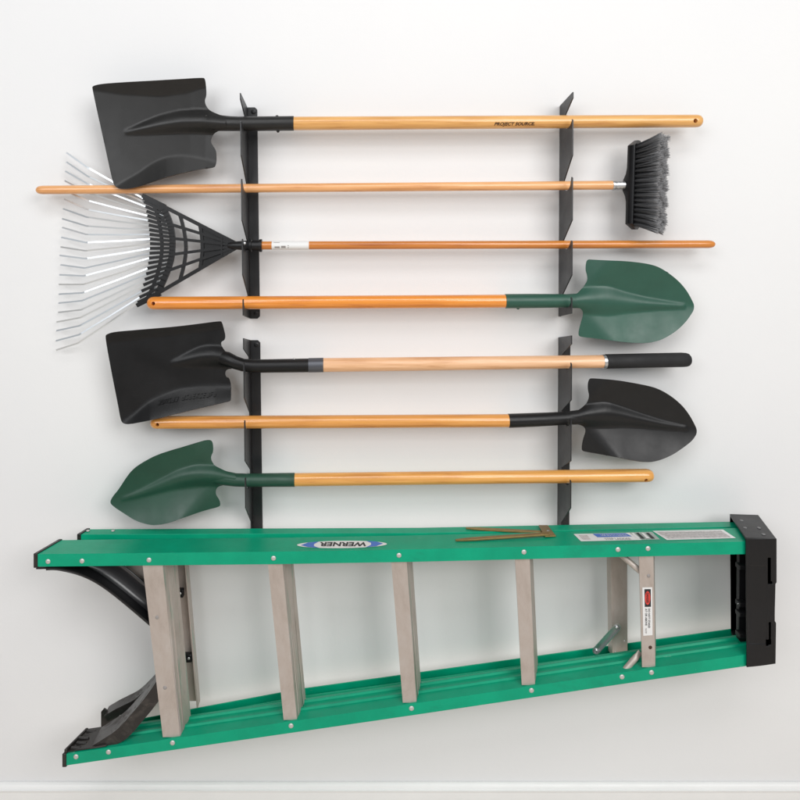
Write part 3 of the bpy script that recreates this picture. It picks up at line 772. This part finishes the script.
# front foot bottom plate with lugs
# steps
def step(n, xt0, xt1, xb0, xb1, grooves, far_t, far_b, yt=553, yb=None):
    """near face from (xt0..xt1) at the top rail to (xb0..xb1) at the bottom rail, tread running back to depth .125"""
    rings = []
    dn = .1905 ; dfa = .1255
    for k, (a, b, fx) in enumerate(((xt0, xt1, far_t), (xb0, xb1, far_b))):
        xm = (a + b) / 2
        z = (P(xm, pl(top_near, xm), DN).z - .0045) if k == 0 else (P(xm, pl(bot_web, xm), DN).z + .0003)
        x0 = P(a, 0, dn).x; x1 = P(b, 0, dn).x; w_ = x1 - x0
        xf = P(fx, 0, dfa).x                      # tread back edge
        sh = (xf - x1) / (dn - dfa)
        c = [(x0, dn), (x1, dn)]
        for g in range(grooves):
            e0 = .008 + g * (.050 / grooves); c += [(x1 + sh * e0, dn - e0), (x1 + sh * e0 - .0008, dn - e0 - .0010), (x1 + sh * (e0 + .0025) - .0008, dn - e0 - .0025), (x1 + sh * (e0 + .004), dn - e0 - .004)]
        c += [(xf, dfa), (xf - w_ * .8, dfa), (xf - w_ * .8, dfa + .0022), (xf - .0024, dfa + .0022), (x1 - .0045, dn - .0022), (x0, dn - .0022)]
        dz = (0 if k else 0)
        rings.append([Vector((x, -d, z)) for x, d in c])
    bm = bmesh.new(); loopsolid(bm, rings); bmesh.ops.triangulate(bm, faces=[f for f in bm.faces if len(f.verts) > 4], ngon_method='EAR_CLIP')
    return obj('step', bm, M['alu'], lad, bevel=.0005, seg=1)
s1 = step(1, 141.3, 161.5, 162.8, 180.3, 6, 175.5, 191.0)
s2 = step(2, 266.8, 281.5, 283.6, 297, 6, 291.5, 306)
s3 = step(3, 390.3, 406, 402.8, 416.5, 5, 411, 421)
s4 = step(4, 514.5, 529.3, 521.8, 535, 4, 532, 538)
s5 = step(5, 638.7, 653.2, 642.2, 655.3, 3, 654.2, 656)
def plate(name, pts, d, th, m, parent, bevel=.0006):
    bm = bmesh.new(); prism(bm, [P(x, y, d) for x, y in pts], [Vector(P(x, y, d)) + Vector((0, th, 0)) for x, y in pts])
    if len(pts) > 4: bmesh.ops.triangulate(bm, faces=[f for f in bm.faces if len(f.verts) > 4], ngon_method='EAR_CLIP')
    return obj(name, bm, m, parent, bevel=bevel)
def dot(parent, x, y, r=.0042, name='rivet', m=None, d=.1905):
    rivet(parent, P(x, y, d), r, .0014, m or M['rivet'], name=name)
dot(s1, 157, 617.5, .0045, 'hole_disc', M['greyink']); dot(s1, 165, 687.7, .0045, 'hole_disc', M['greyink'])  # discs on the steps, their dark colour standing in for open holes
dot(s5, 648.6, 575.8, .0042, 'hole_disc', M['greyink']); dot(s5, 650.3, 647.4, .0042, 'hole_disc', M['brand'])
for x, y in ((48, 561), (82, 560.5), (149, 559.5), (273.5, 557.7), (399, 554.8), (524, 551.5), (618, 549), (648, 548)):
    rivet(tf, P(x, y + .5, DN), .0058, .0022, M['rivet'])
for x in (76, 108.5, 172.5, 291, 411.5, 531.5, 622, 651.5):
    y = pl(bot_near, x) - 6.4; rivet(bf, P(x, y, DN), .0058, .0022, M['rivet'])
for x in (88, 113):
    rivet(tr, P(x, 530.6, .070), .0045, .0015, M['rivet'], (0, 0, 1))
# rear horizontals: thin channel behind step 1 and wide one behind step 5
def ch2(xt0, xt1, xb0, xb1, dn, dfa, yt, yb, open_=False, m='alu'):
    rings = []
    for (a, b, y) in ((xt0, xt1, yt), (xb0, xb1, yb)):
        x0 = P(a, y, dn).x; x1 = P(b, y, dn).x; z = P(a, y, dn).z
        c = [(x0, dn), (x1, dn), (x1, dfa), (x1 - .002, dfa), (x1 - .002, dn - .002), (x0 + .002, dn - .002), (x0 + .002, dfa), (x0, dfa)]
        if open_: c = [(x0, dn), (x0, dfa), (x1, dfa), (x1, dn), (x1 - .0035, dn), (x1 - .0035, dfa + .002), (x0 + .0035, dfa + .002), (x0 + .0035, dn)]
        rings.append([Vector((x, -d, z)) for x, d in c])
    bm = bmesh.new(); loopsolid(bm, rings); bmesh.ops.triangulate(bm, faces=[f for f in bm.faces if len(f.verts) > 4], ngon_method='EAR_CLIP')
    return obj('rear_brace', bm, M[m], lad, bevel=.0005, seg=1)
rb1 = ch2(161, 184.5, 177, 198, .090, .062, 547, 708, True)
for x, y in ((180, 591.5), (188.5, 656)):
    bm = bmesh.new(); c = P(x, y, .078); box(bm, c - Vector((.009, .012, .010)), c + Vector((.0105, .002, .010))); cl = obj('clip', bm, M['plastic'], rb1, bevel=.002)
    rivet(cl, c + Vector((.003, -.0118, .001)), .0035, .0018, M['steel'])
rb5 = ch2(610.6, 627.2, 612.5, 627.6, .090, .062, 546, 657)
for x, y in ((615, 652), (625, 641), (625, 652.5), (617.5, 600.5)): pass
for x, y in ((615.5, 652), (624.8, 641), (624.8, 652.5)): rivet(rb5, P(x, y, .090), .0028, .0014, M['rivet'])
# wood-like aluminium tubes bracing step 5
def tubeo(name, a, b, r, m, fl=0.6):
    bm = bmesh.new(); A_ = Vector(a); B_ = Vector(b); n_ = 8
    pts = [A_.lerp(B_, i / n_) for i in range(n_ + 1)]
    tube(bm, pts, [r] * (n_ + 1), 14, [fl * .35, fl * .7] + [1] * (n_ - 3) + [fl * .7, fl * .35])
    return obj(name, bm, M[m], lad, smooth=50)
tubeo('diagonal_brace', P(619, 553, .160), P(640.5, 571.5, .182), .0070, 'alu')
tubeo('diagonal_brace', P(619.5, 676.5, .182), P(640.5, 652, .172), .0068, 'alu')
# galvanised spreader link with rounded end
def link(a, b, wpx, d0, d1):
    a = Vector(a); b = Vector(b); dd = (b - a).normalized(); nn = Vector((-dd.y, dd.x))
    def capsule(k, inset=0):
        out = []
        r = wpx / 2 - inset
        for i in range(9):
            an = -math.pi / 2 + math.pi * i / 8; out.append(b + dd * math.cos(an) * r + nn * math.sin(an) * r)
        for i in range(9):
            an = math.pi / 2 + math.pi * i / 8; out.append(a + dd * math.cos(an) * r + nn * math.sin(an) * r)
        return out
    def dpt(q, off):
        f = (q - a).dot(dd) / (b - a).length; return P(q.x, q.y, d0 + (d1 - d0) * f + off)
    bm = bmesh.new()
    rr = [[dpt(q, 0) for q in capsule(0)], [dpt(q, .008) for q in capsule(0)], [dpt(q, .008) for q in capsule(0, .9)], [dpt(q, .002) for q in capsule(0, 1.2)]]
    loopsolid(bm, rr); bmesh.ops.triangulate(bm, faces=[f for f in bm.faces if len(f.verts) > 4], ngon_method='EAR_CLIP')
    o = obj('spreader', bm, M['steel'], lad, smooth=40)
    rivet(o, dpt(b, .003), .005, .003, M['steel']); rivet(o, dpt(a, .003), .004, .003, M['steel'])
link((596.5, 650.5), (617, 627.5), 8.0, .098, .108)
# braces from the feet to step 1 -------------------------------------------------
def brace(outer, dn, dfa, lip, m, sgn, name='foot_brace', n=26):
    """curved channel following the px curve outer at depth dn; lip (px) is its near flange, running to the side sgn"""
    rings = []
    for i in range(n + 1):
        u = i / n; x, y, lw = cr(outer, u); x2, y2, _ = cr(outer, min(u + .02, 1)); x1, y1, _ = cr(outer, max(u - .02, 0))
        tx, ty = x2 - x1, y2 - y1; l_ = math.hypot(tx, ty); nx, ny = -ty / l_ * sgn, tx / l_ * sgn
        o3 = P(x, y, dn); n3 = (P(x + nx, y + ny, dn) - o3); n3.normalize(); k = lw * lip * S * (D - dn) / D
        f = lambda e, d: Vector((o3.x, -d, o3.z)) + n3 * e
        rings.append([f(0, dn), f(0, dfa), f(.0035, dfa), f(.0035, dn - .003), f(k, dn - .003), f(k, dn)])
    bm = bmesh.new(); loopsolid(bm, rings); bmesh.ops.triangulate(bm, faces=[f for f in bm.faces if len(f.verts) > 4], ngon_method='EAR_CLIP')
    return obj(name, bm, m, lad, smooth=35)
# top: edge curve hugging the rail then dropping to step 1
brace([(36, 569.3, .12), (60, 569.8, .12), (85, 577, .14), (110, 592, .14), (148, 623.5, .16), (163, 636, .16)], .186, .125, 10, M['plastic'], -1)
brace([(100, 552, .8), (115, 556, 1), (130, 564, 1), (145, 580, 1), (158, 600, 1)], .094, .058, 9, M['plastic'], -1)
# filled web of the top gusset
def gusset(poly_near, depthf, m):
    pass
bm = bmesh.new(); g = []
for i in range(25):
    u = i / 24; x, y = cr([(46, 569), (60, 569.5), (85, 576.5), (110, 591.5), (148, 623), (158, 632)], u); X2, Y2 = cr([(60, 563), (80, 560), (100, 558), (118, 562.5), (141, 580.5), (160, 596)], u); g.append([])
    for j in range(9):
        v = j / 8
        g[-1].append(bm.verts.new(P(x + (X2 - x) * v, y + (Y2 - y) * v, .182 - .020 * v - .024 * math.sin(math.pi * v))))
for a, b in zip(g, g[1:]):
    for j in range(8): bm.faces.new((a[j], a[j + 1], b[j + 1], b[j]))
o = obj('gusset', bm, mat('glossy_black_plastic', (0.02, 0.02, 0.022), 0.33, spec=0.9), lad, smooth=180)
md = o.modifiers.new('solid', 'SOLIDIFY'); md.thickness = .003
plate('brace_tab', [(122, 562), (147, 562), (147, 590)], .140, .003, M['alu'], lad)
# bottom
brace([(84, 751, .5), (100, 741, .7), (117, 729.5, 1), (134, 711, 1), (147, 695, 1), (160, 676, 1)], .187, .125, 13, M['dusty'], 1)
brace([(104, 716, .7), (115, 709.5, .8), (123, 705.5, .9), (137, 697.5, 1), (155, 679, 1), (165, 664, 1)], .094, .058, 9, M['dusty'], 1)
# treaded soles seen from inside at the lower feet
def sole(x, y, dn, df, hpx, sh, m=M['dusty']):
    a = P(x, y, dn); bm = bmesh.new()
    w_ = dn - df
    prism(bm, [a, a + Vector((.004, 0, 0)), a + Vector((.004 + sh * w_, w_, 0)), a + Vector((sh * w_, w_, 0))],
          [p + Vector((0.004, 0, hpx * S)) for p in (a, a + Vector((.004, 0, 0)), a + Vector((.004 + sh * w_, w_, 0)), a + Vector((sh * w_, w_, 0)))])
    obj('foot', bm, m, lad, bevel=.001)
    for k in range(3):
        e = w_ * (.2 + .28 * k); c = a + Vector((.006 + sh * e, e, hpx * S * .45)); bm = bmesh.new()
        box(bm, c - Vector((.004, .004, hpx * S * .4)), c + Vector((.012, .005, hpx * S * .35))); obj('lug', bm, m, lad, bevel=.0015)
def wz(x): return P(x, pl(bot_web, x), DN).z
bm = bmesh.new()
A_ = []; B_ = []
for x, d in ((64.5, .192), (106, .192), (112, .150), (106, .122), (64.5, .122)):
    xx = P(x, 0, .192).x + (.33 * (.192 - d)); p = Vector((xx, -d, wz(CX + xx / (S * (D - DN) / D)) + .0006)); A_.append(p); B_.append(p + Vector((0, 0, .0035)))
prism(bm, A_, B_); obj('foot_plate', bm, M['dusty'], lad, bevel=.001)
bm = bmesh.new(); a = P(64.0, pl(bot_web, 64), DN); w_ = .072
prism(bm, [a, a + Vector((.006, 0, 0)), a + Vector((.006 + .33 * w_, w_, 0)), a + Vector((.33 * w_, w_, 0))], [p + Vector((0, 0, .011)) for p in (a, a + Vector((.006, 0, 0)), a + Vector((.006 + .33 * w_, w_, 0)), a + Vector((.33 * w_, w_, 0)))])
obj('foot_wall', bm, M['dusty'], lad, bevel=.0015)
for k in range(5):
    e = .010 + .013 * k; c = a + Vector((.020 + .33 * e + .004 * (k % 2), e, .007)); bm = bmesh.new(); box(bm, c - Vector((.012, .0035, .004)), c + Vector((.012, .0035, .003 + .002 * (k % 3)))); obj('lug', bm, M['dusty'], lad, bevel=.0015)

# lower foot plate between the sole and the brace, dusty
plate('foot_plate', [(101, 728), (101, 712), (104, 708.5), (108, 711), (122, 708), (118, 720), (106, 733)], .078, .004, M['dusty'], lad)
# top cap -------------------------------------------------------------------------
cap = bmesh.new()
def C(px, py, d): return Q(px, py, d, dn=.200, ts=.29)
dn_, df_ = .200, .060
xl, xr = 745.5, 776.6; yt, yb = 537.8, 667
def ringz(pts, d): return [C(x, y, d) for x, y in pts]
out = [(xl, yt), (xr, yt + 1), (xr, 583), (774.6, 584.5), (774.6, 621.5), (xr - .4, 623), (xr - 1.2, 663), (xl + 1, yb)]
inn = [(xl, yt + 2.2), (xl, yb - 2.2)]
# shell: outer profile extruded back, hollow to the left
prof = [(xl, yt), (xr, yt + 1), (xr, 583), (774.6, 584.5), (774.6, 621.5), (xr - .4, 623), (xr - 1.2, 663), (xl + 1, yb), (xl + 1, yb - 2.0), (xr - 3.4, 661), (xr - 3.4, yt + 3.4), (xl, yt + 2.2)]
loopsolid(cap, [ringz(prof, dn_), ringz(prof, df_)]); bmesh.ops.triangulate(cap, faces=[f for f in cap.faces if len(f.verts) > 4], ngon_method='EAR_CLIP')
capo = obj('top_cap', cap, M['plastic'], lad, bevel=.0018)
# front face with slots
bm = bmesh.new()
outline = [(xl, yt + .5), (xr - .5, yt + 1.5), (xr - .5, 582), (774, 585), (774, 621), (xr - 1, 624), (xr - 1.6, 662.5), (xl + 1, yb - .5)]
V = [Vector(p) for p in outline]; E = [(i, (i + 1) % len(outline)) for i in range(len(outline))]
def in_slot(x, y):
    if 557 < y < 583.5 and 767.2 < x < 770.2: return True
    if 580.5 < y < 583.5 and 767.2 < x < 772: return True
    if 622 < y < 646 and 768 < x < 770.6: return True
    if 640 < y < 647 and 765.5 < x < 768: return True
    return False
nx_, ny_ = 64, 260
grid = {}
def lerpx(u, y):
    r_ = lerp1([(537, xr - .5), (582, xr - .5), (584.5, 774.3), (621.5, 774.3), (623.5, xr - 1), (668, xr - 1.6)], y)
    l_ = lerp1([(537, xl), (668, xl + 1)], y); return l_ + (r_ - l_) * u
for i in range(nx_ + 1):
    for j in range(ny_ + 1):
        yy0 = yt + .5 + (yb - 1 - yt) * j / ny_; u = i / nx_; x = lerpx(u, yy0); y = yy0 - 3.5 * u * (j / ny_) ** 3
        # recessed panel with a raised rounded border line
        rec = sstep((x - 747.5) / 1.2) * sstep((766.8 - x) / 1.2) * sstep((y - 564.5) / 1.0) * sstep((643.5 - y) / 1.0)
        belly = math.sin(max(0, min(1, (x - 746) / 29)) * math.pi) * .0012
        grid[i, j] = bm.verts.new(C(x, y, .2012 + belly - .0009 * rec))
for i in range(nx_):
    for j in range(ny_):
        c = [grid[i, j], grid[i + 1, j], grid[i + 1, j + 1], grid[i, j + 1]]
        u = (i + .5) / nx_; y = yt + .5 + (yb - 1 - yt) * (j + .5) / ny_
        if not in_slot(lerpx(u, y), y): bm.faces.new(c)
fo = obj('cap_face', bm, M['plastic'], capo, smooth=60); md = fo.modifiers.new('solid', 'SOLIDIFY'); md.thickness = .0025; md.offset = 0
# inner workings on the left of the cap
plate('hinge_plate', [(739.5, 551), (746.5, 551), (746.5, 648), (739, 640)], .150, .012, M['plastic'], capo)
for y in (566, 603, 613, 634):
    bm = bmesh.new(); c = P(740.5, y, .165); box(bm, c - Vector((.007, .01, .005)), c + Vector((.01, .01, .005))); obj('hinge_lug', bm, M['plastic'], capo, bevel=.0012)
bm = bmesh.new(); tube(bm, [P(737, 648.5, .16), P(739.5, 650.5, .16), P(742, 648, .16)], .0011, 8); obj('hinge_pin', bm, M['steel'], capo, smooth=50)
bm = bmesh.new(); tube(bm, [P(737.5, 604, .168), P(741, 602, .168), P(744, 603, .168)], .0012, 8); obj('hinge_pin', bm, M['steel'], capo, smooth=50)
for x, y in ((741.5, 520.7), (745, 528), (759, 528), (763.5, 534.5)):
    d = 1.8 - (yt - 240 + .6) * (1.8 - .2) / (y - 240)
    p = P(x, y, d); rivet(capo, p + Vector((0, 0, .0006)), .0042, .0014, M['dullrivet'], (0, 0, 1))
# stickers ------------------------------------------------------------------------
def webpt(px, py, off=.0006):
    """point on the outer face of the top front rail seen at px, py"""
    # near-edge py at the matching station
    x = px
    for _ in range(3):
        y0 = pl(top_near, x); d = D - (y0 - CY) * (D - DN) / (py - CY); x = CX + (px - CX) * (D - d) / (D - DN)
    p = P(px, py, d); return p + Vector((0, 0, off))
def sticker(name, pts, m, parent, off=.0006, sub=6):
    bm = bmesh.new()
    if len(pts) == 4:
        a, b, c, d_ = [Vector(p) for p in pts]; G = []
        for i in range(sub + 1):
            u = i / sub; t0 = a.lerp(b, u); t1 = d_.lerp(c, u); G.append([bm.verts.new(webpt(*t0.lerp(t1, v), off)) for v in (0, 1)])
        for p, q in zip(G, G[1:]): bm.faces.new((p[0], q[0], q[1], p[1]))
    else: bm.faces.new([bm.verts.new(webpt(*p, off)) for p in pts])
    o = obj(name, bm, m, parent)
    return o
def ell(cx, cy, a, b, sl, n=40): return [(cx + a * math.cos(2 * math.pi * k / n), cy + b * math.sin(2 * math.pi * k / n) + sl * a * math.cos(2 * math.pi * k / n)) for k in range(n)]
lc = (342, 544.7)
logo = sticker('oval_badge', ell(*lc, 45, 3.7, -.012), M['white'], tf, .0006)
blue = mat('badge_blue', (0.05, 0.16, 0.55), 0.4)
sticker('badge_side', [(301, 545.6), (308, 542.9), (319, 541.8), (314, 544.5), (314, 546.5), (319, 548.3), (308, 547.4)][::-1], blue, logo, .0010)
sticker('badge_side', [(383, 543.8), (376, 541.8), (366, 541.2), (371, 543.2), (371, 545.2), (366, 547.6), (376, 546.6)], blue, logo, .0010)
vs, fs = text_tris('WERNER', 0.2, 0.03)
map_text('badge_lettering', 'WERNER', lambda u, v: webpt(366 - 46 * u, 542.3 + 4.1 * v + .25, .0013), M['ink'], logo, shear=0.15, bold=0.03)
lb1 = sticker('safety_label', [(573.5, 534.2), (629, 533.0), (642, 540.2), (581, 541.6)], M['white'], tf, .0006)
sticker('label_print', [(592.5, 534.2), (625.5, 533.6), (632, 536.7), (597.5, 537.6)], blue, lb1, .0010)
sticker('label_print', [(578.5, 535.6), (587, 535.4), (591, 539.8), (583, 540.0)], M['faded'], lb1, .0010)
map_text('label_lettering', 'STEP LADDER', lambda u, v: webpt(604 + 26 * u + 2 * (1 - v), 540.3 - 2.0 * v, .0011), M['greyink'], lb1)
map_text('label_lettering', 'USE BOTH HANDS', lambda u, v: webpt(600 + 26 * u + 1.5 * (1 - v), 536.4 - 1.5 * v, .0015), M['white'], lb1)
lb2 = sticker('film_label', [(627, 532.6), (652, 532.0), (660, 539.6), (640, 540.1)], M['clear'], tf, .0004)
for k in range(4): sticker('label_print', [(631 + k * 5, 533.2), (633.6 + k * 5, 533.2), (640 + k * 5, 538.8), (636.5 + k * 5, 538.8)], M['white'] if k % 2 == 0 else M['ink'], lb2, .0010)
lb3 = sticker('instruction_label', [(652.5, 531.2), (723, 529.8), (736, 538.4), (667, 540.3)], M['white'], tf, .0007)
sticker('label_print', [(656, 532.2), (721, 530.9), (731, 537.8), (668.5, 539.2)], M['faded'], lb3, .0011)
for k in range(4):
    y = 533.2 + k * 1.35; x = 660 + k * 2.4
    sticker('label_print', [(x, y), (x + 62, y - .9), (x + 62.4, y - .6), (x + .4, y + .3)], M['greyink'], lb3, .0014)
# danger sticker on step 5 (near face)
def sp(x, y, off): return P(x, y, .1905 + off)
def flat(name, pts, m, parent, off):
    bm = bmesh.new(); bm.faces.new([bm.verts.new(sp(*p, off)) for p in pts]); return obj(name, bm, m, parent)
dl = flat('danger_label', [(642.4, 587.4), (652.2, 587.2), (652.6, 635.2), (643.2, 635.8)], M['white'], s5, .0006)
flat('label_print', [(644.4, 589.2), (650.8, 589.1), (651, 606.8), (644.8, 607)], M['ink'], dl, .0010)
flat('label_print', [(647.6 + 2.7 * math.cos(a), 598 + 6.8 * math.sin(a)) for a in [2 * math.pi * k / 28 for k in range(28)]], M['red'], dl, .0014)
map_text('label_lettering', 'DANGER', lambda u, v: sp(646.4 + 2.4 * v, 593 + 10 * u, .0018), M['ink'], dl, bold=.02)
map_text('label_lettering', 'DO NOT STAND', lambda u, v: sp(648.2 + 2.0 * v, 608.6 + 19.5 * u, .0012), M['ink'], dl, bold=.02)
map_text('label_lettering', 'AT OR ABOVE', lambda u, v: sp(645.2 + 2.0 * v, 608.6 + 17 * u, .0012), M['ink'], dl, bold=.02)
map_text('label_lettering', 'THIS STEP', lambda u, v: sp(645.2 + 1.6 * v, 628 + 5.5 * u, .0012), M['greyink'], dl, bold=.02)
# brass-coloured spreader arms folded on the top rail
def arm(a, b, w_, da, db, h_=.004):
    A0 = a; bm = bmesh.new(); dirv = (b - a).normalized(); side = dirv.cross(Vector((0, 0, 1))).normalized()
    n_ = 10; pts = [a.lerp(b, i / n_) for i in range(n_ + 1)]; wds = [.35, .8] + [1] * (n_ - 1)
    rings = []
    for p, k in zip(pts, wds): rings.append([p + side * w_ * k, p + side * w_ * k + Vector((0, 0, h_)), p - side * w_ * k + Vector((0, 0, h_)), p - side * w_ * k])
    loopsolid(bm, rings); return obj('spreader_arm', bm, M['brass'], lad, bevel=.0008)
a_ = webpt(455.5, 541.6, .0012); b_ = webpt(549, 536.8, .0050); arm(a_, b_, .0065, 0, 0)
zr = P(460, pl(top_rear, 460), RF).z
a2 = Vector((P(466, 527.8, .072).x, -.072, zr + .0012)); b2 = Vector((P(543, 530.6, .100).x, -.104, zr + .0045)); arm(a2, b2, .0060, 0, 0)
q = [P(538.5, 526.2, .070), P(547.8, 526.2, .070), P(556, 536.9, .150), P(545, 537.3, .153)]
bm = bmesh.new(); prism(bm, q, [p + Vector((0, 0, .003)) for p in q]); hb = obj('hinge_bracket', bm, M['brass'], lad, bevel=.0008)
rivet(hb, P(548.6, 532.6, .115) + Vector((0, 0, .003)), .005, .002, M['steel'], (0, 0, 1))
